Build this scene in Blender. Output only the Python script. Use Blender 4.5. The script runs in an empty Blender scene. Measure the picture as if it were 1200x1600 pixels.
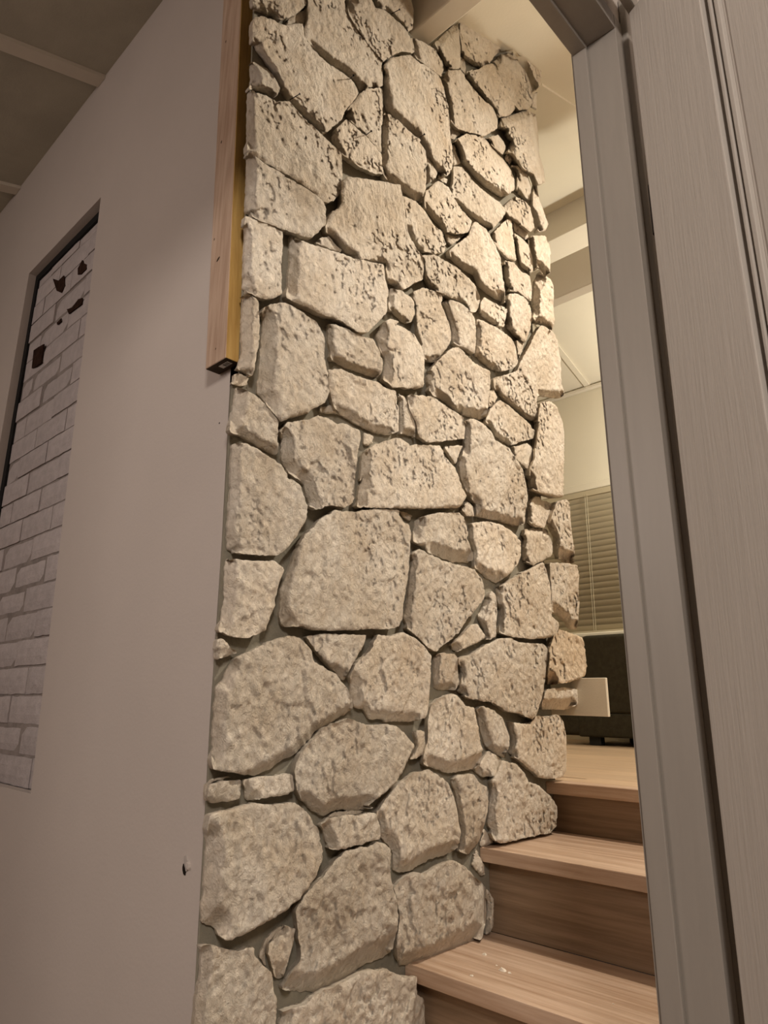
import bpy, bmesh, math, random, re
import numpy as np
from mathutils import Vector, Matrix
from mathutils.geometry import delaunay_2d_cdt

random.seed(7)
rng = np.random.default_rng(11)
SC = bpy.context.scene
COL = SC.collection

# ------------------------------------------------------------------ camera
F = 1094.0
def _d(x, y):
    v = np.array([x-600., -(y-800.), -F]); return v/np.linalg.norm(v)
_Z = _d(650, -3121)
_L = _d(-578, 1090); _L = _L-_Z*_L.dot(_Z); _L /= np.linalg.norm(_L)
_X = -_L; _Y = np.cross(_Z, _X)
RM = np.array([_X, _Y, _Z])
CAM = np.array([1.1, -.72, .19])
cd = bpy.data.cameras.new('camera')
cd.sensor_fit = 'HORIZONTAL'; cd.sensor_width = 36; cd.lens = 36*F/1200
cd.clip_start = .02
co = bpy.data.objects.new('camera', cd); COL.objects.link(co)
co.matrix_world = Matrix.Translation(CAM) @ Matrix(RM.tolist()).to_4x4()
SC.camera = co

def U(px, py, ax, val):            # photo pixel -> point on the axis plane
    v = RM @ _d(px, py)
    return CAM+v*(val-CAM[ax])/v[ax]
def UP(px, py, p0, n):             # photo pixel -> point on any plane
    v = RM @ _d(px, py)
    return CAM+v*np.dot(np.array(p0)-CAM, n)/np.dot(v, n)

# ------------------------------------------------------------------ world, lights, exposure
w = bpy.data.worlds.new('night'); SC.world = w; w.use_nodes = True
w.node_tree.nodes['Background'].inputs[0].default_value = (.62, .55, .50, 1)
w.node_tree.nodes['Background'].inputs[1].default_value = .02
SC.view_settings.view_transform = 'Standard'; SC.view_settings.look = 'None'
SC.view_settings.exposure = 0.0; SC.view_settings.gamma = 1
SC.view_settings.use_curve_mapping = False
def area(name, loc, target, size, power, col):
    l = bpy.data.lights.new(name, 'AREA'); l.shape = 'DISK'; l.size = size; l.energy = power; l.color = col
    o = bpy.data.objects.new(name, l); COL.objects.link(o); o.location = loc
    o.rotation_euler = (Vector(target)-Vector(loc)).to_track_quat('-Z', 'Y').to_euler()
    return o
def point(name, loc, r, power, col):
    l = bpy.data.lights.new(name, 'POINT'); l.shadow_soft_size = r; l.energy = power; l.color = col
    o = bpy.data.objects.new(name, l); COL.objects.link(o); o.location = loc
    return o
WARM = (1, .895, .755)
area('stair_downlight', (1.10, 1.06, 2.10), (.85, 1.02, 0), .10, 39, WARM)
point('stair_spread_fill', (1.10, 1.06, 2.04), .05, 10, WARM)  # added point fill, lifts the post and beam that the downlight misses
point('living_room_lamp', (-.05, 3.2, 1.75), .10, 52, (1, .94, .80))
area('hall_fill', (-.7, -2.5, 1.6), (-.8, 0, .55), 1.4, 42, (1, .84, .75))  # added fill disc that brightens the left wall, no fitting behind it
area('entry_fill', (2.3, -1.6, 1.5), (1.0, .1, .4), .5, 40, (1, .90, .81))  # added fill disc for the door leaf and frame, no fitting behind it

# ------------------------------------------------------------------ materials
def mat(name, col, rough=.6, var=0.0, scale=4, bump=0.0, bscale=60, spec=.3, col2=None, stretch=None, detail=6, metallic=0, objvar=0.0, bump2=0.0, b2scale=300, coord='Object'):
    m = bpy.data.materials.new(name); m.use_nodes = True
    nt = m.node_tree; b = nt.nodes['Principled BSDF']
    b.inputs['Roughness'].default_value = rough
    b.inputs['Specular IOR Level'].default_value = spec
    b.inputs['Metallic'].default_value = metallic
    tc = nt.nodes.new('ShaderNodeTexCoord'); mp = nt.nodes.new('ShaderNodeMapping')
    nt.links.new(tc.outputs[coord], mp.inputs[0])
    if stretch: mp.inputs['Scale'].default_value = stretch
    c2 = col2 or tuple(x*(1-var) for x in col)
    n = nt.nodes.new('ShaderNodeTexNoise'); n.inputs['Scale'].default_value = scale; n.inputs['Detail'].default_value = detail
    n.inputs['Roughness'].default_value = .6
    nt.links.new(mp.outputs[0], n.inputs['Vector'])
    r = nt.nodes.new('ShaderNodeValToRGB')
    r.color_ramp.elements[0].position = .35; r.color_ramp.elements[1].position = .65
    r.color_ramp.elements[0].color = (*c2, 1); r.color_ramp.elements[1].color = (*col, 1)
    nt.links.new(n.outputs['Fac'], r.inputs[0])
    out = r.outputs[0]
    if objvar:
        oi = nt.nodes.new('ShaderNodeObjectInfo'); hs = nt.nodes.new('ShaderNodeHueSaturation')
        mr = nt.nodes.new('ShaderNodeMapRange'); mr.inputs[3].default_value = 1-objvar; mr.inputs[4].default_value = 1+objvar*.6
        nt.links.new(oi.outputs['Random'], mr.inputs[0]); nt.links.new(mr.outputs[0], hs.inputs['Value'])
        nt.links.new(out, hs.inputs['Color']); out = hs.outputs[0]
    nt.links.new(out, b.inputs['Base Color'])
    prev = None
    for amt, sc_ in ((bump2, b2scale), (bump, bscale)):
        if not amt: continue
        bn = nt.nodes.new('ShaderNodeTexNoise'); bn.inputs['Scale'].default_value = sc_; bn.inputs['Detail'].default_value = 5
        nt.links.new(mp.outputs[0], bn.inputs['Vector'])
        bp = nt.nodes.new('ShaderNodeBump'); bp.inputs['Strength'].default_value = 1; bp.inputs['Distance'].default_value = amt
        nt.links.new(bn.outputs['Fac'], bp.inputs['Height'])
        if prev: nt.links.new(prev, bp.inputs['Normal'])
        prev = bp.outputs[0]
    if prev: nt.links.new(prev, b.inputs['Normal'])
    return m

def wood(name, dark, light, axis, sc=1.0, rough=.5, objvar=.06):
    st = [40*sc, 40*sc, 40*sc]; st[axis] = 1.8*sc
    m = mat(name, light, rough, col2=dark, scale=1.6, stretch=tuple(st), detail=8, bump=.0006, bscale=5, objvar=objvar)
    nt = m.node_tree
    # plain-sawn figure: a slow wave on top of the grain
    b = nt.nodes['Principled BSDF']
    src = b.inputs['Base Color'].links[0].from_socket
    tc = nt.nodes.new('ShaderNodeTexCoord'); mp = nt.nodes.new('ShaderNodeMapping')
    s2 = [9*sc]*3; s2[axis] = .9*sc; mp.inputs['Scale'].default_value = s2
    nt.links.new(tc.outputs['Object'], mp.inputs[0])
    wv = nt.nodes.new('ShaderNodeTexWave'); wv.wave_type = 'RINGS'; wv.inputs['Scale'].default_value = 1.1
    wv.inputs['Distortion'].default_value = 7; wv.inputs['Detail'].default_value = 3; wv.inputs['Detail Scale'].default_value = 1.2
    nt.links.new(mp.outputs[0], wv.inputs['Vector'])
    mx = nt.nodes.new('ShaderNodeMix'); mx.data_type = 'RGBA'; mx.blend_type = 'MULTIPLY'
    mx.inputs[0].default_value = .22
    nt.links.new(src, mx.inputs[6])
    rr = nt.nodes.new('ShaderNodeValToRGB'); rr.color_ramp.elements[0].color = (.62, .55, .5, 1); rr.color_ramp.elements[1].color = (1, 1, 1, 1)
    nt.links.new(wv.outputs['Fac'], rr.inputs[0]); nt.links.new(rr.outputs[0], mx.inputs[7])
    nt.links.new(mx.outputs[2], b.inputs['Base Color'])
    return m

def stone_mat(nm='limestone', k=(1, 1, 1)):
    m = bpy.data.materials.new(nm); m.use_nodes = True
    nt = m.node_tree; b = nt.nodes['Principled BSDF']; N = nt.nodes.new; Lk = nt.links.new
    b.inputs['Roughness'].default_value = .92; b.inputs['Specular IOR Level'].default_value = .1
    tc = N('ShaderNodeTexCoord'); P = tc.outputs['Object']
    def noise(sc, det=6, ro=.6, typ=None, vec=P, dist=0):
        n = N('ShaderNodeTexNoise'); n.inputs['Scale'].default_value = sc; n.inputs['Detail'].default_value = det; n.inputs['Roughness'].default_value = ro
        n.inputs['Distortion'].default_value = dist
        if typ: n.noise_type = typ
        Lk(vec, n.inputs['Vector']); return n.outputs['Fac']
    def ramp(f, p0, c0, p1, c1):
        r = N('ShaderNodeValToRGB'); e = r.color_ramp.elements; e[0].position = p0; e[1].position = p1; e[0].color = (*c0, 1); e[1].color = (*c1, 1)
        Lk(f, r.inputs[0]); return r.outputs[0]
    def mix(a, c, fac, mode='MIX'):
        x = N('ShaderNodeMix'); x.data_type = 'RGBA'; x.blend_type = mode
        if isinstance(fac, float): x.inputs[0].default_value = fac
        else: Lk(fac, x.inputs[0])
        Lk(a, x.inputs[6])
        if isinstance(c, tuple): x.inputs[7].default_value = (*c, 1)
        else: Lk(c, x.inputs[7])
        return x.outputs[2]
    base = ramp(noise(8, 8, .65), .36, (.72*k[0], .61*k[1], .475*k[2]), .62, (.87*k[0], .785*k[1], .665*k[2]))
    big = ramp(noise(2.6, 6, .7), .58, (0, 0, 0), .72, (.5, .5, .5))
    base = mix(base, (.50, .34, .19), big)
    mp = N('ShaderNodeMapping'); mp.inputs['Scale'].default_value = (1, 1, .72); mp.inputs['Rotation'].default_value = (.35, 0, 0); Lk(P, mp.inputs[0])
    pits = noise(105, 5, .65, None, mp.outputs[0], .6)
    base = mix(base, ramp(pits, .28, (.68, .60, .51), .42, (1, 1, 1)), .7, 'MULTIPLY')
    oi = N('ShaderNodeObjectInfo'); mr = N('ShaderNodeMapRange'); mr.inputs[3].default_value = .90; mr.inputs[4].default_value = 1.07
    Lk(oi.outputs['Random'], mr.inputs[0]); hs = N('ShaderNodeHueSaturation'); Lk(mr.outputs[0], hs.inputs['Value']); Lk(base, hs.inputs['Color'])
    Lk(hs.outputs[0], b.inputs['Base Color'])
    h1 = noise(62, 7, .72, None, mp.outputs[0], 1.0); h2 = noise(240, 4, .6, None, mp.outputs[0])
    vo = N('ShaderNodeTexVoronoi'); vo.feature = 'F1'; vo.inputs['Scale'].default_value = 85; Lk(mp.outputs[0], vo.inputs['Vector'])
    prev = None
    for sock, dist in ((h2, .0030), (vo.outputs['Distance'], .0022), (h1, .0095)):
        bp = N('ShaderNodeBump'); bp.inputs['Strength'].default_value = 1; bp.inputs['Distance'].default_value = dist
        Lk(sock, bp.inputs['Height'])
        if prev: Lk(prev, bp.inputs['Normal'])
        prev = bp.outputs[0]
    Lk(prev, b.inputs['Normal'])
    return m

M = {}
M['stone'] = stone_mat()
M['stone_ochre'] = stone_mat('ochre_limestone', (1, .94, .86))
M['backing'] = mat('grey_render', (.28, .255, .20), .9, .25, 8, .002, 90, .1)  # render colour lowered to carry the shade between the stones
M['mortar'] = mat('loose_mortar', (.5, .45, .36), .95, .3, 30, .003, 80, .1)
M['plaster'] = mat('painted_plaster', (.56, .50, .46), .75, .05, 2.0, .0004, 120, .2)
M['living_paint'] = mat('cream_wall_paint', (.74, .68, .55), .8, .03, 2, .0004, 120, .2)
M['ceiling'] = mat('ceiling_paint', (.76, .70, .58), .8, .04, 2, .0004, 100, .2)
M['hall_ceiling'] = mat('hall_ceiling_paint', (.54, .51, .42), .8, .15, 5, .0006, 150, .2)
M['beam'] = mat('beam_paint', (.74, .68, .58), .6, .05, 3, .0004, 60, .3)
M['brick'] = mat('whitewashed_brick', (.53, .48, .475), .85, .16, 30, .003, 70, .2, objvar=.06, bump2=.001, b2scale=300)
M['joint'] = mat('brick_joint', (.33, .29, .27), .95, .3, 20, .003, 60, .1)
M['bare'] = mat('bare_brick', (.045, .022, .015), .95, .5, 60, .003, 90, .1)
M['shadowgap'] = mat('gap_shade_black', (.01, .01, .01), .8, .2, 20)  # black stands in for the shade inside the niche gap
M['door'] = mat('door_paint', (.47, .43, .39), .45, .05, 6, .0007, 18, .4, stretch=(14, 14, .6))
M['frame'] = mat('frame_paint_shaded', (.31, .278, .245), .4, .06, 5, .0004, 14, .45, stretch=(9, 9, .8))  # door paint made darker, the shade on the frame is in its colour
M['pine_v'] = wood('raw_pine', (.41, .28, .20), (.56, .42, .32), 2, 1.6, .65)
M['pine_y'] = wood('yellow_pine', (.50, .30, .09), (.66, .43, .15), 2, 1.6, .5)
M['end_shade_knot'] = mat('end_shade_and_knot', (.07, .045, .025), .8, .5, 60, .001, 90)  # shade under the post end put into the colour, knots share it
M['paper'] = mat('label_paper', (.75, .73, .70), .6, .03, 20)
M['ink'] = mat('label_ink', (.05, .05, .05), .6, .1, 20)
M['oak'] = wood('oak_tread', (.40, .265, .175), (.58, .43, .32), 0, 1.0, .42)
M['oak_r'] = wood('oak_riser_shaded', (.19, .125, .075), (.31, .215, .14), 0, 1.0, .5)  # darker oak, the shade on the risers is put into the colour
M['plank'] = wood('oak_plank', (.46, .31, .19), (.66, .49, .33), 0, 1.0, .4, .1)
M['sofa'] = mat('olive_black_fabric', (.045, .038, .022), .85, .3, 50, .0008, 400, .2)
M['black'] = mat('black_plastic', (.01, .01, .01), .5, .1, 20)
M['slat'] = mat('blind_slat', (.50, .43, .30), .45, .05, 6, 0, 60, .35)
M['cord'] = mat('blind_cord', (.62, .56, .40), .8, .1, 60)
M['board'] = mat('plasterboard_face', (.74, .68, .56), .7, .05, 12, .0003, 200)
M['iron'] = mat('dark_iron', (.03, .022, .018), .5, .4, 80, metallic=.6)
M['chip'] = mat('pale_stone_chip', (.80, .72, .60), .9, .1, 90, .001, 200)
M['soot'] = mat('grey_smudge', (.46, .41, .38), .8, .08, 30)
def glass():
    m = bpy.data.materials.new('window_glass'); m.use_nodes = True
    b = m.node_tree.nodes['Principled BSDF']; b.inputs['Transmission Weight'].default_value = 1; b.inputs['Roughness'].default_value = .02
    b.inputs['Base Color'].default_value = (.8, .85, .85, 1); b.inputs['IOR'].default_value = 1.45
    return m
M['glass'] = glass()

# ------------------------------------------------------------------ object helpers
def raw(name, verts, faces, m, parent=None, smooth=False, kind=None, fix=True):
    me = bpy.data.meshes.new(name)
    me.from_pydata([tuple(map(float, v)) for v in verts], [], [tuple(map(int, f)) for f in faces])
    if fix:
        bm = bmesh.new(); bm.from_mesh(me); bmesh.ops.recalc_face_normals(bm, faces=bm.faces); bm.to_mesh(me); bm.free()
    if smooth: me.polygons.foreach_set('use_smooth', [True]*len(me.polygons))
    me.materials.append(m)
    o = bpy.data.objects.new(name, me); COL.objects.link(o)
    if parent: o.parent = parent; o.matrix_parent_inverse = parent.matrix_world.inverted()
    if kind: o['kind'] = kind
    return o
def empty(name, loc=(0, 0, 0), kind=None):
    o = bpy.data.objects.new(name, None); COL.objects.link(o); o.location = loc; o.empty_display_size = .05
    o.matrix_world = Matrix.Translation(loc)
    if kind: o['kind'] = kind
    return o
def tag(o, label, cat, group=None):
    o['label'] = label; o['category'] = cat
    if group: o['group'] = group
    return o
BF = [(0, 3, 2, 1), (4, 5, 6, 7), (0, 1, 5, 4), (1, 2, 6, 5), (2, 3, 7, 6), (3, 0, 4, 7)]
def hexa(name, p, m, parent=None, bev=0.0, seg=1, kind=None):      # p: 4 lower + 4 upper corners
    o = raw(name, p, BF, m, parent, kind=kind)
    if bev:
        bm = bmesh.new(); bm.from_mesh(o.data)
        bmesh.ops.bevel(bm, geom=bm.edges[:], offset=bev, segments=seg, affect='EDGES', profile=.6, clamp_overlap=True)
        bm.to_mesh(o.data); bm.free()
    return o
def box(name, lo, hi, m, parent=None, bev=0.0, seg=1, kind=None):
    x0, y0, z0 = lo; x1, y1, z1 = hi
    return hexa(name, [(x0, y0, z0), (x1, y0, z0), (x1, y1, z0), (x0, y1, z0), (x0, y0, z1), (x1, y0, z1), (x1, y1, z1), (x0, y1, z1)], m, parent, bev, seg, kind)
def prism(name, poly, ext, m, parent=None, bev=0, kind=None):       # poly: 3D points, ext: vector
    n = len(poly); e = np.array(ext, float)
    v = [np.array(p, float) for p in poly]+[np.array(p, float)+e for p in poly]
    f = [tuple(range(n-1, -1, -1)), tuple(range(n, 2*n))]+[(i, (i+1) % n, n+(i+1) % n, n+i) for i in range(n)]
    o = raw(name, v, f, m, parent, kind=kind)
    if bev:
        bm = bmesh.new(); bm.from_mesh(o.data)
        bmesh.ops.bevel(bm, geom=bm.edges[:], offset=bev, segments=1, affect='EDGES', clamp_overlap=True)
        bm.to_mesh(o.data); bm.free()
    return o
def tube(name, a, b, r, m, parent=None, n=8):
    a = Vector(a); b = Vector(b); q = (b-a).to_track_quat('Z', 'Y'); v = []
    for p in (a, b):
        for k in range(n):
            t = 2*math.pi*k/n; v.append(p+q @ Vector((r*math.cos(t), r*math.sin(t), 0)))
    f = [(k, (k+1) % n, n+(k+1) % n, n+k) for k in range(n)]+[tuple(range(n-1, -1, -1)), tuple(range(n, 2*n))]
    return raw(name, v, f, m, parent)

# ------------------------------------------------------------------ numpy noise
def _h(ix, iy, iz, s):
    n = (ix.astype(np.int64)*374761393+iy.astype(np.int64)*668265263+iz.astype(np.int64)*2147483647+s*1274126177) & 0xffffffff
    n = ((n ^ (n >> 13))*1274126177) & 0xffffffff
    n = ((n ^ (n >> 16))*668265263) & 0xffffffff
    return ((n ^ (n >> 15)) & 0xffffff)/float(0xffffff)
def vnoise(p, s=0):                 # p (n,2) -> [-1,1]
    i = np.floor(p); f = p-i; u = f*f*f*(f*(f*6-15)+10)
    x, y = i[:, 0], i[:, 1]; z = np.zeros_like(x)
    a = _h(x, y, z, s); b = _h(x+1, y, z, s); c = _h(x, y+1, z, s); d = _h(x+1, y+1, z, s)
    return 2*(a*(1-u[:, 0])*(1-u[:, 1])+b*u[:, 0]*(1-u[:, 1])+c*(1-u[:, 0])*u[:, 1]+d*u[:, 0]*u[:, 1])-1
def fbm(p, s=0, o=4):
    r = 0; a = 1; t = 0
    for k in range(o):
        r = r+a*vnoise(p*2**k+k*17.3, s+k); t += a; a *= .55
    return r/t
def facets(p, s=0):                 # split-face chips: each cell its own tilted plane
    i = np.floor(p); best = np.full(len(p), 9e9); h = np.zeros(len(p))
    for dx in (-1, 0, 1):
        for dy in (-1, 0, 1):
            cx = i[:, 0]+dx; cy = i[:, 1]+dy; z = np.zeros_like(cx)
            q = np.stack([cx+_h(cx, cy, z, s), cy+_h(cx, cy, z+1, s)], 1)
            d = ((p-q)**2).sum(1)
            g = np.stack([_h(cx, cy, z+2, s), _h(cx, cy, z+3, s)], 1)*2-1
            hh = ((p-q)*g).sum(1)+.7*(_h(cx, cy, z+4, s)*2-1)
            k = d < best; best[k] = d[k]; h[k] = hh[k]
    return h

# ------------------------------------------------------------------ structure: ceiling, walls, floors
def zc(y): return 2.33+.30*y                       # hall ceiling, rises towards +y
def zl(y): return 2.09+.36*y if y < 2.40 else 2.48+.36*(3.7-y)   # living room ceiling
FLOOR = -.70

# left wall: painted plaster in the plane y = 0, seen edge slightly out of plumb, with a niche
edge_px = [(301, 1600), (328, 1123), (347, 838), (360, 585), (385, 100), (392, -30)]
edge = [U(x, y, 1, 0) for x, y in edge_px]
e0 = edge[0]+(edge[0]-edge[1])*1.1; e0[2] = FLOOR; e1 = edge[-1].copy()
edge = [e0]+edge
if edge[-1][2] < 2.33: edge.append(np.array([edge[-1][0]-.02, 0, 2.33]))
nTR = U(158, 305, 1, 0); nTL = U(45, 430, 1, 0); nBR = U(48, 1240, 1, 0); nBL = np.array([nTL[0]-.01, 0, nBR[2]])
nTR[2] = nTL[2] = .5*(nTR[2]+nTL[2])
XW = -3.4
def wall_left():
    root = empty('wall_left', (XW, 0, FLOOR), 'structure')
    zt = zc(0)
    def P(x, z): return (x, 0, z)
    out = [P(XW, FLOOR)]+[tuple(e) for e in edge if e[2] <= zt+.001]+[P(edge[-1][0], zt), P(XW, zt)]
    # front skin with the opening cut: triangulate with CDT
    pts = [Vector((p[0], p[2])) for p in out]; n = len(pts)
    hole = [Vector((q[0], q[2])) for q in (nBL, nBR, nTR, nTL)]
    allp = pts+hole
    ed = [(i, (i+1) % n) for i in range(n)]+[(n+i, n+(i+1) % 4) for i in range(4)]
    r = delaunay_2d_cdt(allp, ed, [], 1, 1e-6)
    fs = []
    for f in r[2]:
        c = sum((r[0][i] for i in f), Vector((0, 0)))/len(f)
        x, z = c
        inside = False
        hp = hole
        for k in range(4):
            a, b = hp[k], hp[(k+1) % 4]
            if (a.y > z) != (b.y > z) and x < (b.x-a.x)*(z-a.y)/(b.y-a.y)+a.x: inside = not inside
        if not inside: fs.append(f)
    raw('plaster_face', [(p.x, 0, p.y) for p in r[0]], fs, M['plaster'], root)
    # reveal of the niche
    D = .026
    v = []; f = []
    for q in (nBL, nBR, nTR, nTL): v += [(q[0], 0, q[2]), (q[0], D if q is not nBL else D, q[2])]
    for k in range(4): f.append((2*k, 2*((k+1) % 4), 2*((k+1) % 4)+1, 2*k+1))
    raw('niche_reveal', v, f, M['plaster'], root)
    # black boxes painting the shade of the gap along the top and the left of the brickwork
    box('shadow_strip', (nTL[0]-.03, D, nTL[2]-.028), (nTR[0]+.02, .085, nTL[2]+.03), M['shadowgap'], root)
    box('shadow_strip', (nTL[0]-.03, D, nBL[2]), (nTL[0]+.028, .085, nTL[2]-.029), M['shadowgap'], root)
    box('brick_backing', (nTL[0]-.05, .0345, nBL[2]-.03), (nTR[0]+.15, .09, nTL[2]+.01), M['joint'], root)
    # far side of the wall (towards the living room)
    box('wall_core', (XW, .095, FLOOR), (-.36, .24, zt), M['living_paint'], root)
    return root
WL = wall_left()

# bricks of the niche, running bond, courses 78 mm (whitewashed)
def bricks():
    z0 = nBL[2]+.002; ch = .0778; bl = .2365; lo = nTL[0]+.026; k = 0
    cache = {}
    phase = [-1.094, -.994+.0, -1.126, -.991, -1.130, -1.228]
    while z0+k*ch < nTL[2]-.035:
        za = z0+k*ch; zb = min(za+ch-.0065, nTL[2]-.03)
        rx = nBR[0]+(nTR[0]-nBR[0])*(za-nBR[2])/(nTR[2]-nBR[2])+.012     # right end of the course
        ph = -1.105 if k % 2 == 0 else -.99
        ph += random.uniform(-.012, .012)
        xs = [x for x in (ph+bl*j for j in range(-4, 5)) if lo+.02 < x < rx-.02]
        cuts = [lo]+xs+[rx]
        for a, b in zip(cuts, cuts[1:]):
            a2 = a+.0022; b2 = b-.0022
            if b2-a2 < .012: continue
            proud = random.uniform(.024, .031)
            w = b2-a2; h = zb-za
            nx, nz = max(2, int(w/.03)), 3
            vs = []; fc = []
            for iz in range(nz+1):
                for ix in range(nx+1):
                    ex = ix in (0, nx); ez = iz in (0, nz)
                    dx = 0 if not ex else 0
                    vs.append((a2+w*ix/nx+random.uniform(-.0012, .0012)*(1 if ex else 0), proud+(.005 if (ex or ez) else random.uniform(0, .0012)), za+h*iz/nz+random.uniform(-.0013, .0013)*(1 if ez else 0)))
            W = nx+1
            for iz in range(nz):
                for ix in range(nx): fc.append((iz*W+ix, iz*W+ix+1, (iz+1)*W+ix+1, (iz+1)*W+ix))
            loop = list(range(0, W))+[iz*W+nx for iz in range(1, nz+1)]+[nz*W+ix for ix in range(nx-1, -1, -1)]+[iz*W for iz in range(nz-1, 0, -1)]
            base = len(vs)
            for i in loop: vs.append((vs[i][0], .056, vs[i][2]))
            for i in range(len(loop)): j = (i+1) % len(loop); fc.append((loop[i], base+i, base+j, loop[j]))
            raw('brick', vs, fc, M['brick'], WL, smooth=False)
        k += 1
bricks()
# places where the whitewash has come off down to dark brick
for pts in ([(84, 436), (93, 439), (101, 431), (103, 447), (97, 458), (90, 455)], [(123, 420), (130, 407), (133, 412), (137, 414), (136, 421), (128, 429), (123, 430)],
            [(106, 484), (114, 481), (124, 468), (130, 466), (129, 476), (118, 484), (109, 491)], [(51, 576), (54, 548), (61, 543), (70, 538), (66, 567), (58, 573)],
            [(90, 505), (97, 498), (96, 503), (91, 508)]):
    q = [U(x, y, 1, .0275) for x, y in pts]
    prism('peeled_patch', q, (0, -.0036, 0), M['bare'], WL)

# smudges, pin hole and gouge on the plaster
def blob(name, px, py, rx, ry, m, y, parent, n=14, th=.0006, rot=0):
    c = U(px, py, 1, y); q = []
    for k in range(n):
        t = 2*math.pi*k/n; s = random.uniform(.65, 1.15)
        a, b = rx*s*math.cos(t), ry*s*math.sin(t)
        q.append((c[0]+a*math.cos(rot)-b*math.sin(rot), y, c[2]+a*math.sin(rot)+b*math.cos(rot)))
    return prism(name, q, (0, -th, 0), m, parent)
blob('pin_hole', 343, 661, .0022, .0022, M['ink'], 0, WL, 8)
g1 = blob('gouge', 292, 1349, .006, .013, M['soot'], 0, WL, 12, .002, .4)
blob('gouge', 289, 1358, .004, .009, M['iron'], 0, WL, 10, .0025, .5)
blob('gouge_flake', 296, 1352, .0045, .008, M['plaster'], 0, WL, 7, .005, .7)

# hall ceiling with cover battens running down the slope
cl = empty('ceiling', (-1.5, -1.5, zc(-1.5)), 'structure')
def slab(name, x0, x1, y0, y1, f, th, m, parent):
    return hexa(name, [(x0, y0, f(y0)), (x1, y0, f(y0)), (x1, y1, f(y1)), (x0, y1, f(y1)), (x0, y0, f(y0)+th), (x1, y0, f(y0)+th), (x1, y1, f(y1)+th), (x0, y1, f(y1)+th)], m, parent)
slab('ceiling_board', XW, .655, -3.2, .001, zc, .04, M['hall_ceiling'], cl)
for x0 in (-1.045, -1.845, -2.645, -.245, .4):
    slab('cover_batten', x0, x0+.055, -3.2, -.001, lambda y: zc(y)-.016, .0155, M['beam'], cl)
# living room ceiling: near slope, far slope, battens
YS = [.24, 2.40, 3.7]
slab('ceiling_slope', -3.4, 3.4, .24, 2.3999, zl, .05, M['ceiling'], cl)
hexa('ceiling_slope', [(-3.4, 2.40, zl(2.3999)), (3.4, 2.40, zl(2.3999)), (3.4, 3.75, zl(3.75)), (-3.4, 3.75, zl(3.75)), (-3.4, 2.40, zl(2.3999)+.05), (3.4, 2.40, zl(2.3999)+.05), (3.4, 3.75, zl(3.75)+.05), (-3.4, 3.75, zl(3.75)+.05)], M['ceiling'], cl)
slab('ceiling_board', -.36, 3.4, -.0, .2399, lambda y: zl(.24) if y > .1 else 2.17, .05, M['ceiling'], cl)
slab('ceiling_board', .735, 3.4, -3.2, .0, lambda y: 2.17, .05, M['ceiling'], cl)
slab('cover_batten', -.15, .012, 1.26, 2.37, lambda y: zl(y)-.012, .0115, M['ceiling'], cl)
for x0 in (-1.12, -.55, .25, .95):
    hexa('cover_batten', [(x0, 2.65, zl(2.65)-.012), (x0+.04, 2.65, zl(2.65)-.012), (x0+.04, 3.69, zl(3.69)-.012), (x0, 3.69, zl(3.69)-.012), (x0, 2.65, zl(2.65)-.001), (x0+.04, 2.65, zl(2.65)-.001), (x0+.04, 3.69, zl(3.69)-.001), (x0, 3.69, zl(3.69)-.001)], M['ceiling'], cl)
rb = tag(box('ridge_beam', (-3.4, 2.40, 2.775), (3.4, 2.60, 2.99), M['beam'], None, .004), 'cream painted ridge beam at the peak of the ceiling, farthest beam', 'beam')
tb1 = tag(box('tie_beam', (-3.4, 2.05, 2.145), (3.4, 2.115, 2.355), M['beam'], None, .003), 'cream painted tie beam with bright underside, seen right of the stone edge', 'beam')
tb2 = tag(box('tie_beam', (-.02, .504, 2.145), (3.4, .57, 2.40), M['beam'], None, .003), 'cream painted tie beam coming out of the stone wall top', 'beam')

# far wall with window
wb = empty('wall_back', (0, 3.7, 0), 'structure')
WX0, WX1, WZ0, WZ1 = -2.2, -.55, .69, 1.69
YF = 3.7
box('wall_panel', (-3.4, YF, -.02), (WX0, YF+.12, 2.5), M['living_paint'], wb)
box('wall_panel', (WX1, YF, -.02), (3.4, YF+.12, 2.5), M['living_paint'], wb)
box('wall_panel', (WX0, YF, -.02), (WX1, YF+.12, WZ0), M['living_paint'], wb)
box('wall_panel', (WX0, YF, WZ1), (WX1, YF+.12, 2.5), M['living_paint'], wb)
box('cornice', (-3.4, YF-.03, 2.445), (3.4, YF-.0005, 2.475), M['beam'], wb, .006)
wn = empty('window_1', (-1.4, YF, WZ0), 'structure')
box('window_casing', (WX0-.06, YF-.022, WZ1-.0), (WX1+.06, YF-.0005, WZ1+.055), M['living_paint'], wn, .004)
box('window_casing', (WX0-.06, YF-.022, WZ0), (WX0, YF-.0005, WZ1), M['living_paint'], wn, .004)
box('window_casing', (WX1, YF-.022, WZ0), (WX1+.06, YF-.0005, WZ1), M['living_paint'], wn, .004)
box('window_sill', (WX0-.06, YF-.06, WZ0-.03), (WX1+.06, YF-.0005, WZ0-.001), M['living_paint'], wn, .006)
for x in (WX0+.02, -1.06, WX1-.02):
    box('window_mullion', (x-.025, YF+.05, WZ0+.041), (x+.085 if x == -1.06 else x+.02, YF+.09, WZ1-.041), M['living_paint'], wn)
box('window_rail', (WX0, YF+.05, WZ0), (WX1, YF+.09, WZ0+.04), M['living_paint'], wn)
box('window_rail', (WX0, YF+.05, WZ1-.04), (WX1, YF+.09, WZ1), M['living_paint'], wn)
box('pane', (WX0+.04, YF+.066, WZ0+.04), (-1.085, YF+.07, WZ1-.04), M['glass'], wn)
box('pane', (-.975, YF+.066, WZ0+.04), (WX1-.04, YF+.07, WZ1-.04), M['glass'], wn)
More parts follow.
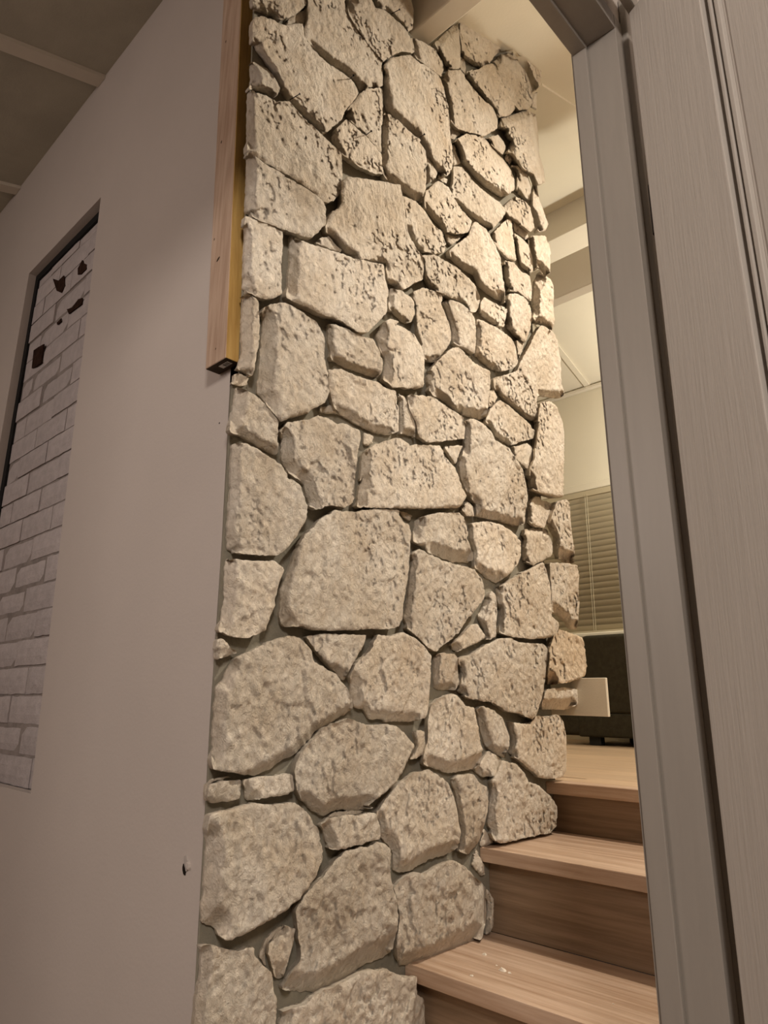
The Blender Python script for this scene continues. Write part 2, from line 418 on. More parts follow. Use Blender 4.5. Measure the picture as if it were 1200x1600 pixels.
# venetian blind
vb = tag(empty('venetian_blind', (-1.4, YF-.01, WZ0)), 'beige horizontal slat blind lowered over the far window', 'blind')
box('headrail', (WX0+.01, YF-.02, WZ1-.045), (WX1-.01, YF+.03, WZ1-.002), M['slat'], vb, .003)
n = 23; z0, z1 = WZ0+.03, WZ1-.065
sm = None
for k in range(n):
    z = z0+(z1-z0)*k/(n-1)
    if sm is None:
        a = math.radians(57); dy, dz = .025*math.cos(a), .025*math.sin(a)
        prof = []
        for t in np.linspace(-1, 1, 7):
            bow = .003*(1-t*t); prof.append((-t*dy-bow*math.sin(a), t*dz-bow*math.cos(a)))
        vs = [(x, y, zz) for x in (WX0+.012, WX1-.012) for (y, zz) in prof]+[(x, y+.0012, zz-.0012) for x in (WX0+.012, WX1-.012) for (y, zz) in prof]
        fs = [(i, i+1, 7+i+1, 7+i) for i in range(6)]+[(14+i, 21+i, 21+i+1, 14+i+1) for i in range(6)]
        fs += [(i, 14+i, 15+i, i+1) for i in range(6)]+[(7+i, 8+i, 22+i, 21+i) for i in range(6)]+[(0, 7, 21, 14), (6, 20, 27, 13)]
        o = raw('slat', vs, fs, M['slat'], vb, smooth=False); sm = o.data
        o.location = (0, YF+.004, z)
        o.matrix_parent_inverse = vb.matrix_world.inverted()
    else:
        o = bpy.data.objects.new('slat', sm); COL.objects.link(o); o.parent = vb; o.matrix_parent_inverse = vb.matrix_world.inverted(); o.location = (0, YF+.004, z)
box('bottom_rail', (WX0+.012, YF-.02, WZ0+.001), (WX1-.012, YF+.028, WZ0+.014), M['slat'], vb, .002)
for x in (-1.16, -1.175, -1.9, -.75):
    tube('cord', (x, YF-.024, WZ1-.03), (x, YF-.024, WZ0+.01), .0014, M['cord'], vb, 6)

# other living room walls (outside the view, they close the room)
struct = 'structure'
wr = box('wall_right_living', (3.4, -3.2, FLOOR), (3.5, 3.82, 3.0), M['living_paint'], kind=struct); wr.name = 'wall_east'
w2 = box('wall_west', (-3.5, -3.2, FLOOR), (-3.4, 3.82, 3.0), M['living_paint'], kind=struct)
w3 = box('wall_front', (-3.4, -3.3, FLOOR), (3.4, -3.2, 2.6), M['plaster'], kind=struct)

# floors
fl = empty('floor', (0, 0, 0), 'structure')
box('subfloor', (-3.4, 1.12, -.14), (3.4, 3.7, -.016), M['backing'], fl)
y = 1.126; k = 0; pm = {}
yy = y
while yy < 3.69:
    wv = .142; y1 = min(yy+wv, 3.699)
    cuts = [-3.395, -1.3+random.uniform(-.5, .5), .7+random.uniform(-.25, .5), 3.395]
    for a, b in zip(cuts, cuts[1:]):
        box('plank', (a+.0006, yy+.0006, -.0155), (b-.0006, y1-.0006, 0), M['plank'], fl, .0008)
    yy += wv
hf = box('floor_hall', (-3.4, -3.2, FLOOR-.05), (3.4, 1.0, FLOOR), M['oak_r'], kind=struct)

# ------------------------------------------------------------------ staircase
stairs = tag(empty('staircase', (.35, .0, FLOOR)), 'oak stairs with square nosings climbing along the stone wall', 'stairs')
YA = [.025, .26, .495, .76, 1.068]; ZA = [FLOOR+.193, -.505, -.315, -.129, 0.]
X0, X1 = .001, .645
for i, (ya, za) in enumerate(zip(YA, ZA)):
    yb = (YA[i+1]+.036) if i < 4 else 1.125
    zprev = ZA[i-1] if i else FLOOR
    x1 = X1
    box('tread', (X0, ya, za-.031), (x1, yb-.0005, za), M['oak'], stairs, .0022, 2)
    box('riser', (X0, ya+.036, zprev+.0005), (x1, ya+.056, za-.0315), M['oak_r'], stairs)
box('string_board', (.646, .565, -.7), (.66, 1.12, 0), M['oak_r'], stairs)

# ------------------------------------------------------------------ stone wall
W_END = 1.12
ws = empty('wall_right', (0, 0, FLOOR), 'structure')
def back_poly():
    px = [(304, 1600), (331, 1123), (350, 838), (364, 592), (374, 590), (398, -10)]
    q = [U(x, y, 0, 0.) for x, y in px]
    q = [np.array([0, q[0][1]-.0, FLOOR])]+q
    top = [np.array([0, q[-1][1], 2.34])] if q[-1][2] < 2.34 else []
    q += top
    return q
bp_ = back_poly()
prism('backing_wall', [(0, W_END, FLOOR)]+[(0, W_END, zl(W_END)-.002)]+[(0, .24, zl(.24)-.002)]+[tuple(p) for p in reversed(bp_)], (-.005, 0, 0), M['backing'], ws)
hexa('wall_core', [(-.34, .10, FLOOR), (-.0055, .10, FLOOR), (-.0055, W_END, FLOOR), (-.34, W_END, FLOOR), (-.34, .10, 2.1), (-.0055, .10, 2.1), (-.0055, W_END, zl(W_END)-.002), (-.34, W_END, zl(W_END)-.002)], M['backing'], ws)
# narrow chamfer joining the plaster edge with the backing
v = []; f = []
for p in bp_:
    z = p[2]
    xs = np.interp(z, [e[2] for e in edge], [e[0] for e in edge]); v += [(xs, 0, z), tuple(p)]
for i in range(4): f.append((2*i, 2*i+1, 2*i+3, 2*i+2))
raw('corner_bead', v, f, M['backing'], ws)

ORG = dict(z=(0, 0, 1), a=(380, 0, 4), b=(620, 0, 4), c=(360, 240, 4), d=(620, 240, 4), e=(340, 460, 4), f=(620, 500, 4), g=(330, 740, 4), h=(620, 760, 4), i=(310, 960, 4), j=(600, 980, 4), k=(290, 1200, 4), l=(560, 1180, 3.75), m=(290, 1400, 3))
STONES = """L:a(60,-25)(395,-25)(400,20)(330,90)(250,122)(235,125)(150,85)(66,62)
t:a(268,150)(300,105)(380,60)(405,25)(408,110)(385,150)(320,140)
L:a(70,110)(120,95)(190,120)(270,160)(290,150)(375,145)(385,230)(430,290)(480,350)(540,400)(640,460)(700,520)(730,575)(700,620)(640,690)(625,740)(505,835)(350,690)(285,625)(230,560)(180,440)(100,330)(65,270)(62,180)
L:a(412,-25)(640,-25)(642,40)(660,110)(720,190)(790,280)(870,360)(875,530)(860,545)(780,545)(735,575)(705,515)(645,455)(545,395)(483,345)(433,285)(388,228)(383,180)(412,120)(408,40)
L:a(648,-25)(800,-25)(830,45)(870,50)(920,90)(1000,170)(1060,250)(1075,320)(1060,330)(1000,320)(940,340)(880,385)(830,335)(775,265)(705,165)(658,88)
M:a(803,-25)(1050,-25)(1070,60)(1065,170)(1030,200)(1000,165)(922,86)(872,46)(833,38)
M:a(50,380)(90,395)(150,430)(200,480)(235,550)(215,590)(175,600)(110,570)(45,555)
L:a(38,562)(100,575)(150,592)(220,632)(285,632)(400,752)(520,870)(615,960)(620,1080)c(700,140)(700,235)(650,290)(610,305)(575,292)(530,245)(440,180)(330,115)(230,62)(130,0)(108,-20)
M:a(860,550)(873,565)(868,955)(780,845)(655,733)(645,720)(652,690)(702,622)(738,580)(780,550)
M:a(650,740)(780,855)(868,965)(875,1085)(830,1090)(720,1040)(600,950)(555,880)(555,850)(580,810)
L:a(888,400)(920,365)(1000,345)(1045,340)b(85,340)(130,372)(170,400)(230,445)(275,482)(300,550)(325,680)(335,850)(355,1000)(350,1040)(320,1100)(250,1060)(190,980)(150,880)(138,855)a(1045,815)(985,765)(902,690)(884,640)(878,580)(882,500)
M:a(890,698)(960,745)(1050,830)(1110,875)b(140,885)(182,945)(188,1020)(192,1110)d(190,150)(185,220)(160,300)(110,290)(40,230)c(1020,185)(980,170)(962,130)(930,60)a(870,960)(870,850)(880,730)
S:d(196,20)(230,70)(258,120)(250,150)(196,190)(196,120)
S:b(95,230)(170,260)(240,300)(290,380)(298,430)(278,478)(232,440)(172,396)(132,366)(108,330)
M:b(240,265)(300,210)(385,130)(395,240)(400,290)(402,425)(370,430)(310,410)(290,370)
t:b(405,350)(430,372)(435,430)(425,465)(404,430)
M:b(402,130)(440,95)(490,130)(560,200)(610,240)(660,260)(665,310)(620,340)(590,380)(585,400)(540,425)(490,410)(432,368)(412,350)(412,280)(400,220)
M:b(603,390)(650,340)(690,335)(750,372)(800,430)(830,510)(850,590)(845,650)(830,680)(770,685)(722,640)(692,560)(652,490)(622,430)
M:b(448,440)(520,430)(550,405)(597,397)(628,460)(688,570)(735,650)(738,685)(710,715)(640,735)(622,705)(562,630)(475,520)(438,480)
L:b(290,492)(330,437)(400,435)(428,480)(497,570)(598,670)(630,740)(633,800)(550,850)(500,830)(440,820)(382,798)(342,758)(328,640)(305,550)
Q:b(668,310)(740,310)(770,345)(830,355)(880,400)(905,450)(900,530)(870,570)(842,530)(804,430)(753,368)(692,332)
Q:b(650,740)(720,720)(800,690)(870,710)(885,850)(890,960)(920,1060)(925,1140)(890,1150)(860,1080)(800,1060)(770,1020)(730,960)(695,950)(718,880)(700,800)(652,790)
t:b(855,590)(880,570)(876,690)(845,670)
S:b(560,862)(640,840)(670,880)(685,920)(665,965)(622,930)(582,890)
t:b(337,788)(365,792)(400,838)(358,868)(338,858)
t:b(680,972)(715,960)(725,1000)(705,1028)(678,990)
L:b(358,882)(440,830)(500,843)(548,862)(598,920)(655,982)(703,1040)(738,1120)d(742,220)(700,255)(652,270)(562,212)(502,156)(452,96)(408,50)b(402,960)(380,900)
t:b(352,895)(376,950)(402,1020)(362,1028)(355,980)
M:d(355,82)(408,84)(448,134)(538,224)(628,294)(678,344)(685,370)(640,430)(600,475)(540,442)(450,382)(362,298)(347,240)(355,150)
t:d(270,130)(320,160)(315,190)(290,180)(262,157)
M:d(177,290)(187,230)(262,167)(328,212)(348,252)(408,352)(470,420)(462,480)(430,495)(370,503)(302,477)(232,417)(183,358)
M:d(38,257)(120,297)(170,342)(228,432)(288,492)(308,560)(298,620)(240,625)(140,603)(82,530)(62,460)(65,390)(50,310)
t:d(300,492)(360,512)(440,502)(335,580)(312,545)
L:d(472,450)(492,425)(558,472)(618,572)(652,660)(663,770)(682,860)(678,930)(620,910)(562,868)(513,828)(483,758)(423,728)(343,658)(333,600)(402,547)(452,512)
S:d(720,72)(768,77)(815,112)(845,200)(842,290)(828,318)(782,268)(753,248)(757,160)(747,110)
q:d(824,112)(870,120)(880,200)(890,280)(930,400)(945,450)(930,480)(892,488)(866,440)(853,330)(857,220)(845,150)
M:d(672,322)(745,262)(798,292)(838,332)(852,400)(862,468)(838,488)(782,438)(722,398)(687,356)
S:d(600,500)(690,408)(718,413)(722,480)(737,560)(747,668)(700,652)(642,598)(602,530)
t:d(728,420)(770,428)(818,492)(828,528)(800,538)(735,482)
S:d(737,495)(790,528)(828,572)(852,640)(857,738)(820,738)(777,703)(757,620)
q:d(842,512)(930,512)(950,560)(963,620)(963,750)(930,758)(907,720)(882,708)(864,735)(858,650)(838,570)
Q:d(882,762)(897,735)(965,782)(985,820)(980,950)(985,1070)(970,1110)(902,1060)(862,1055)(854,950)(854,870)(860,800)
M:d(682,662)(738,682)(778,732)(836,762)(847,840)(842,920)(800,888)(762,858)(712,857)(687,808)(673,720)
M:d(702,872)(750,873)(798,903)(836,962)(847,1030)(838,1100)(808,1180)(790,1168)(742,1128)(693,1088)(693,1010)(698,930)
S:d(525,932)(550,898)(618,932)(692,972)(687,1030)(668,1083)(602,1060)(527,1010)
L:d(167,632)(240,633)(328,682)(418,742)(477,802)(522,890)(518,960)(490,992)(442,978)(382,918)(302,878)(212,838)(183,788)(177,700)
M:d(112,862)(170,835)(230,853)(286,882)(286,920)(278,932)(307,1010)(341,1110)f(341,130)(300,200)(240,265)(178,258)(172,180)(132,68)d(122,990)(126,930)(103,890)
M:d(282,932)(330,908)(400,928)(458,977)(491,1030)(496,1100)f(496,150)(488,208)(430,168)(372,153)(348,128)(344,60)d(334,1060)(304,980)
M:d(502,1032)(560,1052)(640,1092)(718,1152)(742,1195)f(748,170)(762,240)(750,288)(680,318)(602,317)(572,297)(492,223)(502,150)(502,60)
L:c(108,-16)(150,12)(240,77)(400,167)(538,253)(597,317)(597,440)(510,528)(440,508)(320,467)(220,427)(96,366)(100,200)
L:c(97,382)(200,412)(330,482)(334,560)(325,700)(328,880)(230,912)(77,848)(87,700)(92,500)
L:c(705,172)(740,142)(800,152)(930,167)(1058,192)(1085,300)(1110,480)(1168,600)d(162,640)(172,700)(162,788)(110,808)(50,846)c(1080,843)(985,808)(972,690)(865,656)(800,657)(722,617)(652,537)(603,497)(598,450)(640,360)(682,340)(702,300)(697,230)
S:c(530,555)(570,522)(620,512)(650,552)(702,600)(698,612)(620,588)
L:c(372,512)(520,562)(700,622)(840,668)(958,694)(973,800)(988,850)(983,990)(900,1080)(850,1120)(800,1110)(700,1042)(600,1008)(480,958)(352,898)(367,700)
S:c(1002,842)(1060,848)(1128,892)(1153,920)(1158,1000)(1138,1050)(1080,1058)(1022,1008)(993,960)(993,880)
M:e(165,2)(225,5)(262,50)(270,190)(263,300)(243,420)(220,508)(150,480)(120,465)(150,380)(150,180)
L:e(292,82)(360,52)(430,52)(518,102)(618,172)(667,260)(667,400)(697,520)(702,610)(678,678)(560,738)(402,793)(370,758)(302,678)(242,618)(257,500)(272,300)(282,120)
M:e(692,190)(740,182)(830,222)(920,267)(978,277)(1008,330)(1036,420)(1031,490)(1000,523)(880,488)(782,453)(712,400)(692,300)
M:e(988,260)(1030,182)(1080,147)(1140,167)f(2,22)(60,52)(118,92)(168,180)(178,260)(168,420)(0,422)e(1100,580)(1042,528)(1033,500)(1048,430)(1013,340)
M:e(697,467)(770,463)(880,513)(1000,543)(1050,583)(1122,602)(1132,720)(1132,858)(1060,878)(980,868)(880,818)(762,747)(722,678)(702,600)
t:e(640,702)(738,688)(753,748)(690,743)(647,735)
t:e(922,862)(978,886)(973,930)(930,948)(917,930)
t:e(95,502)(140,493)(193,516)(193,563)(140,568)(92,558)
M:e(111,577)(190,592)(260,642)(338,722)(387,800)(382,850)(377,1000)(350,1003)(250,948)(82,858)(82,780)(101,680)
L:e(397,852)(430,803)(560,783)(640,753)(700,773)(740,803)(800,803)(888,852)(897,890)(878,1000)(868,1100)g(903,50)(903,150)(888,183)(830,213)(740,198)(700,208)(660,228)(612,198)(593,130)(573,60)e(470,1128)(430,1098)(397,1048)(392,950)
L:e(87,937)(170,927)(240,952)(330,1012)(398,1062)(450,1132)g(480,22)(558,62)(577,130)(607,210)(597,290)(528,400)(458,488)(400,513)(330,512)(200,498)(97,478)(105,300)(118,100)
S:f(12,457)(48,472)(86,562)(121,650)(121,733)(24,703)(22,600)
M:f(62,472)(110,462)(230,482)(318,542)(417,602)(427,660)(422,743)(200,762)(142,728)(124,640)(84,560)
L:f(190,350)(230,292)(300,213)(350,172)(390,167)(438,222)(478,262)(538,292)(583,322)(587,400)(573,540)(558,610)(520,623)(422,598)(302,508)(222,468)(192,400)
L:f(602,362)(690,343)(760,313)(777,257)(832,162)(872,72)(907,30)(960,60)(1000,120)(1020,250)(1025,400)(1055,467)(1020,488)(930,478)(887,470)(877,520)(888,600)(878,628)(840,628)(802,607)(722,537)(642,467)(607,420)
S:f(752,124)(802,147)(788,200)(766,242)(757,180)
S:f(592,437)(610,433)(633,480)(600,537)(577,542)(583,480)
M:f(650,498)(698,532)(778,602)(837,652)(862,700)(858,738)(780,757)(720,782)(662,757)(612,717)(602,690)(558,630)(592,552)
S:f(722,792)(820,768)(847,800)(847,870)(818,928)(782,898)(727,840)
Q:f(905,515)(960,507)(998,530)(1040,640)(1050,720)(1045,900)(1040,1108)(980,1103)(900,1078)(838,1048)(834,930)(866,870)(882,700)
L:f(432,627)(480,613)(538,642)(598,702)(618,752)(708,802)(757,880)(797,940)(817,1040)(822,1130)h(822,80)(808,170)(798,238)(730,243)(640,213)(560,203)(502,188)(493,110)(443,42)f(403,1000)(388,900)(423,800)(427,700)
S:f(298,787)(418,783)(397,830)(373,902)(342,850)
L:e(1100,902)(1140,897)(1198,935)f(82,787)(110,777)(270,787)(308,852)(368,922)(397,1020)(437,1100)(400,1168)h(390,133)(200,136)(0,133)g(910,208)(920,100)(950,20)e(890,1175)(903,1000)(962,952)(1040,917)
S:h(827,132)(850,77)(880,57)(918,92)(963,97)(968,150)(943,220)(928,258)(870,253)(822,210)
Q:h(985,150)(1010,92)(1060,82)(1085,110)(1085,200)(1095,300)(1112,400)(1108,480)(1060,480)(1002,440)(988,380)(993,320)(955,240)
M:h(797,268)(830,264)(940,267)(968,330)(978,400)(968,438)(860,493)(792,463)(788,380)(802,300)
M:h(462,227)(560,217)(650,237)(718,282)(782,342)(782,430)(757,490)(698,558)(620,605)(562,578)(503,518)(478,470)(483,400)(455,320)
M:h(112,217)(180,182)(280,162)(400,162)(428,202)(447,240)(447,320)(477,410)(477,458)(440,478)(350,473)(202,418)(162,368)(107,343)(102,280)
S:h(407,142)(445,93)(478,122)(491,188)(440,183)
t:h(17,148)(108,182)(80,218)(52,198)
L:h(102,422)(145,390)(200,423)(300,467)(400,493)(490,518)(538,582)(557,660)(547,700)(497,770)(438,838)(398,908)(338,958)(290,998)(250,1033)(217,1018)(162,968)(72,888)(43,820)(63,740)(83,560)
L:h(617,642)(700,593)(800,533)(860,503)(918,473)(943,540)(960,640)(967,812)(1010,842)(997,938)(940,948)(830,953)(720,938)(638,913)(643,760)
M:h(543,752)(563,702)(600,655)(622,682)(632,760)(627,938)(590,958)(562,958)(543,890)(523,850)(505,800)
Q:h(962,477)(1060,480)(1130,490)(1142,560)(1142,700)(1135,850)(1120,898)(1090,888)(1062,848)(1002,798)(973,788)(973,640)(963,540)
Q:h(1017,892)(1080,912)(1165,942)(1175,1020)(1192,1130)j(1268,250)(1258,308)(1180,338)(1080,358)(1018,358)(1033,250)(1043,130)(1075,45)
S:h(342,990)(400,942)(470,867)(508,858)(547,920)(557,950)(460,998)(380,1038)(347,1020)
M:g(92,532)(180,537)(300,542)(390,542)(458,582)(457,620)(423,700)(408,770)(398,840)(368,920)(348,980)(280,1008)(220,1028)(130,1018)(52,983)(77,800)(86,600)
L:g(432,722)(482,602)(532,482)(602,372)(702,272)(782,227)(900,237)(1020,217)(1178,227)h(12,180)(50,230)(78,242)(88,300)(78,500)(48,700)(28,870)(0,882)g(1150,968)(960,973)(760,978)(650,978)(570,953)(470,963)(432,938)(423,880)(432,800)
S:g(37,1042)(75,1032)(168,1120)(100,1138)(32,1163)
M:i(672,137)(800,122)(1058,127)(1028,210)(968,310)(908,417)(870,378)(802,308)(732,220)
L:i(332,230)(440,172)(540,137)(600,132)(658,157)(718,230)(727,290)(797,332)(868,382)(938,470)(963,540)(968,590)(888,638)(798,698)(728,738)(658,818)(598,878)(480,938)(440,973)(340,1008)(290,998)(190,988)(100,968)(84,930)(90,700)(110,440)(152,410)(182,330)(252,260)
L:i(1097,172)(1130,127)j(0,52)(60,52)(120,32)(188,57)(248,112)(297,180)(297,330)(287,460)(268,568)(180,588)(0,593)i(1160,657)(1070,657)(1037,600)(975,580)(948,500)(948,400)(982,310)(1050,262)(1092,210)
S:k(372,72)(480,52)(600,42)(668,37)(683,100)(678,150)(600,173)(500,188)(400,203)(367,190)
S:k(157,102)(240,82)(348,77)(348,193)(250,213)(152,223)(140,200)(148,130)
t:k(130,112)(165,72)(260,45)(295,60)(170,92)(145,125)(143,215)(132,205)
L:i(602,960)(642,872)(702,802)(782,712)(850,682)(930,652)(980,662)(1050,692)j(40,607)(90,622)(150,682)(197,740)(158,820)(108,918)(60,988)l(60,298)k(1180,248)(1100,263)(950,263)(850,298)(782,263)(722,200)(692,120)(682,20)
S:j(185,652)(262,647)(267,770)(258,798)(170,828)(205,740)
S:j(307,182)(360,162)(440,167)(463,190)(468,280)(482,348)(450,392)(350,397)(307,383)(307,260)
L:j(472,192)(560,167)(640,112)(720,72)(790,67)(850,92)(940,102)(1000,102)(1033,150)(1018,250)(1008,340)(988,450)(958,550)(925,578)(870,543)(780,528)(702,478)(660,468)(600,458)(540,448)(482,413)(458,398)(492,340)(477,270)
L:j(292,490)(350,442)(430,412)(463,432)(508,492)(568,502)(578,570)(598,680)(617,800)(608,868)(550,888)(400,913)(332,888)(248,858)(248,800)(277,700)(274,590)
M:j(583,510)(620,492)(698,522)(748,572)(768,632)(792,690)(782,760)(748,818)(690,788)(632,738)(613,690)(592,600)
S:j(568,900)(602,852)(640,803)(652,773)(718,802)(732,830)(718,898)(690,928)(622,938)
L:j(773,592)(850,602)(920,607)(960,553)(1010,562)(1100,547)(1130,590)(1145,680)(1145,900)(1120,943)(1030,948)(980,943)(902,878)(832,818)(783,788)(802,700)
q:j(1010,392)(1120,377)(1210,387)(1218,480)(1150,515)(988,515)(987,470)
L:l(852,32)(930,52)(978,102)(998,152)(1060,177)(1120,232)(1165,300)(1168,410)(1120,458)(1000,483)(850,518)(802,498)(758,400)(768,280)(792,150)
M:l(543,150)(600,113)(680,112)(718,162)(772,202)(766,260)(747,380)(728,440)(698,518)(640,582)(594,558)(604,450)(584,320)(564,200)
L:l(112,340)(162,252)(232,172)(332,102)(410,82)(458,112)(528,152)(567,250)(587,350)(597,450)(585,545)(500,588)(420,608)(300,678)(240,688)(198,668)(203,560)(152,508)(113,440)
M:k(852,350)(920,312)(1000,292)(1080,302)(1150,277)l(108,342)(130,402)(133,488)(60,508)k(1100,478)(950,518)(902,508)(862,440)
t:k(872,328)(920,284)(1050,262)(1120,268)(1080,296)(920,308)
t:l(717,500)(740,432)(768,462)(797,514)(722,535)
t:l(690,552)(715,592)(738,640)(748,700)(722,708)(664,640)(682,582)
L:l(213,780)(280,712)(340,692)(400,692)(440,662)(500,632)(560,612)(638,662)(698,722)(746,770)(750,950)(732,1078)(600,1138)(450,1193)(300,1228)(232,1237)(224,1100)(246,950)(224,860)
S:l(757,785)(800,840)(798,1000)(770,1048)(741,1052)(754,940)
L:k(152,292)(250,272)(420,222)(560,232)(660,207)(718,237)(778,302)(828,382)(852,470)(867,570)(818,688)(738,798)(640,888)(500,968)(380,1038)(265,1082)(207,1048)(182,998)(102,968)(97,880)(132,450)
S:m(387,250)(422,172)(470,142)(520,156)(508,240)(463,383)(422,388)(402,300)
t:m(350,288)(377,205)(440,147)(470,142)(400,210)(372,260)(380,330)
L:m(77,240)(110,224)(180,247)(250,262)(323,237)(328,280)(408,370)(413,430)(432,480)(427,600)(418,720)(28,720)(48,500)(70,350)
L:k(932,590)(1002,522)(1100,492)l(60,542)(120,507)(158,517)(192,555)(187,680)(202,760)(230,860)(235,950)(220,1080)m(982,240)(928,288)(840,318)(740,388)(600,452)(452,438)(492,370)(542,300)(532,160)k(692,900)(742,802)(862,680)
L:m(432,592)(460,542)(560,512)(640,452)(730,412)(850,352)(940,347)(980,362)(1020,387)(1088,377)(1090,462)(1120,482)(1128,600)(1125,720)(422,720)
L:z(297,1652)(345,1646)(418,1650)(432,1700)(428,1762)(372,1800)(286,1786)
M:z(430,1650)(500,1656)(558,1650)(600,1702)(588,1760)(520,1786)(442,1772)
M:z(568,1652)(660,1650)(684,1722)(612,1758)(606,1700)
L:z(280,1798)(365,1812)(440,1784)(468,1880)(384,1960)(264,1950)
M:z(450,1788)(540,1802)(580,1850)(562,1905)(484,1960)(478,1880)
M:z(404,-120)(470,-130)(476,-40)(440,-33)(404,-38)
M:z(484,-132)(552,-120)(544,-32)(484,-33)
L:z(560,-122)(640,-104)(646,-36)(600,-30)(552,-33)
"""
#                 rim    top height
CLS = dict(L=.040, M=.036, S=.028, t=.012, Q=.054, q=.044)

def inpoly(P, q):
    x, y = P[:, 0], P[:, 1]; r = np.zeros(len(P), bool)
    for k in range(len(q)):
        a, b = q[k], q[(k+1) % len(q)]
        c = (a[1] > y) != (b[1] > y)
        if abs(b[1]-a[1]) > 1e-12: r ^= c & (x < (b[0]-a[0])*(y-a[1])/(b[1]-a[1])+a[0])
    return r
def project_px(p):
    c = RM.T @ (np.asarray(p)-CAM); return np.array([600+F*c[0]/-c[2], 800-F*c[1]/-c[2]])

def make_stone(idx, cls, pix, ochre=False):
    top = CLS[cls]
    sd = 100+idx*7
    R_ = random.Random(sd)
    top *= R_.uniform(.88, 1.12)
    P = np.array([U(x, y, 0, top)[1:] for x, y in pix])          # front outline in (y,z)
    area2 = np.sum(P[:, 0]*np.roll(P[:, 1], -1)-np.roll(P[:, 0], -1)*P[:, 1])
    pixa = np.array(pix, float)
    if area2 < 0: P = P[::-1]; pixa = pixa[::-1]
    ar = abs(area2)/2
    g = .0046 if ar > .008 else (.0040 if ar > .002 else .0030)
    rim = []; n = len(P)
    for k in range(n):
        a, b = P[k], P[(k+1) % n]; L = np.linalg.norm(b-a); m_ = max(1, int(round(L/g)))
        for t in range(m_): rim.append(a+(b-a)*t/m_)
    rim = np.array(rim)
    sm_ = (np.roll(rim, 1, 0)+2*rim+np.roll(rim, -1, 0))/4
    tan = np.roll(sm_, -1, 0)-np.roll(sm_, 1, 0); tan /= np.linalg.norm(tan, axis=1)[:, None]+1e-9
    nrm = np.stack([tan[:, 1], -tan[:, 0]], 1)                   # outward for CCW
    rag = .0022*fbm(sm_*70, sd, 3)+.0012*vnoise(sm_*190, sd+5)
    rim = sm_+nrm*rag[:, None]
    lo, hi = rim.min(0), rim.max(0)
    gx, gy = np.meshgrid(np.arange(lo[0], hi[0], g), np.arange(lo[1], hi[1], g*.866))
    gx = gx+(np.arange(gx.shape[0]) % 2)[:, None]*g*.5
    G = np.stack([gx.ravel(), gy.ravel()], 1); G = G+rng.uniform(-.15, .15, G.shape)*g
    G = G[inpoly(G, rim)]
    A = rim; B = np.roll(rim, -1, 0); AB = B-A; l2 = (AB**2).sum(1)+1e-14
    t = np.clip(((G[:, None, :]-A[None])*AB[None]).sum(2)/l2[None], 0, 1)
    Q = A[None]+t[..., None]*AB[None]
    dist = np.sqrt(((G[:, None, :]-Q)**2).sum(2)); dm = dist.min(1)
    keep = dm > g*.45; G = G[keep]; dist = dist[keep]; dm = dm[keep]
    size = math.sqrt(ar)
    # each edge: how far it drops below the face and how steeply; one or two sides are broad split flanks
    # smoothed edge direction so that a flank keeps one plane
    w_ = max(2, int(.03/g)); s2 = sum(np.roll(nrm, k, 0) for k in range(-w_, w_+1)); s2 /= np.linalg.norm(s2, axis=1)[:, None]+1e-9
    ang = np.arctan2(s2[:, 1], s2[:, 0])
    drop = .0008+.0012*(1+vnoise(np.stack([ang*2+9, np.full_like(ang, sd*.71)], 1), sd)); slope = np.full_like(ang, 1.8)
    fl_ = [R_.choice([R_.uniform(150, 215), R_.uniform(150, 215), R_.uniform(225, 285)])]
    if R_.random() < .55: fl_.append(R_.uniform(200, 300))
    if R_.random() < .15: fl_.append(R_.uniform(0, 360))
    for q in fl_:
        fa = math.radians(q); c = np.clip((np.cos(ang-fa)-.80)/.10, 0, 1)
        dp = top*R_.uniform(.5, .85)*min(1, size/.09+.2); sl = R_.uniform(.7, 1.3)
        drop = drop*(1-c)+c*dp; slope = slope*(1-c)+c*sl
    cen = rim.mean(0)
    tl = np.array([R_.uniform(-.04, .04), R_.uniform(-.04, .04)])
    def plate(p):
        return (p-cen)@tl+.0042*fbm(p*8, sd+1, 2)*min(1, size/.12)-.001
    hr = np.minimum(plate(rim), 0)*.6-drop
    if len(G):
        ch = (dist*slope[None]-drop[None]).min(1)
        pl = plate(G)
        flank = np.clip((pl-ch)/.004, 0, 1)
        hgt = np.minimum(ch, pl)
        fade = np.clip(dm/.006, 0, 1)*(1-.72*flank)
        rot = R_.uniform(-.5, .5); ca, sa = math.cos(rot), math.sin(rot)
        Gr = np.stack([G[:, 0]*ca-G[:, 1]*sa, G[:, 0]*sa+G[:, 1]*ca], 1)
        amp = (1.2 if cls in 'LMQ' else .85)*(1.0+.35*float(np.clip(.1-cen[1], 0, .5)/.5))
        hgt = hgt+fade*amp*(.0022*facets(Gr*np.array([24, 17])+fbm(Gr*22, sd, 2)[:, None]*.6, sd+3)+.0026*fbm(Gr*np.array([105, 68]), sd+4, 3)+.0014*facets(Gr*np.array([85, 55])+fbm(Gr*80, sd, 2)[:, None]*.5, sd+9))
    nr = len(rim)
    pts = np.vstack([rim, G]) if len(G) else rim
    H = np.concatenate([hr, hgt]) if len(G) else hr
    verts2 = [Vector((float(a[0]), float(a[1]))) for a in pts]
    r = delaunay_2d_cdt(verts2, [(i, (i+1) % nr) for i in range(nr)], [], 1, 1e-7)
    vo, fo, ov = r[0], r[2], r[3]
    inv = {}
    for i, o in enumerate(ov):
        for q in o: inv[q] = i
    V = []
    for i, p in enumerate(vo):
        h_ = float(H[ov[i][0]]) if ov[i] else -.002
        P3 = np.array([top, p.x, p.y]); d_ = P3-CAM
        V.append(tuple(CAM+d_*((top+h_-CAM[0])/d_[0])) if h_ < -.004 else (top+h_, p.x, p.y))
    Fc = []
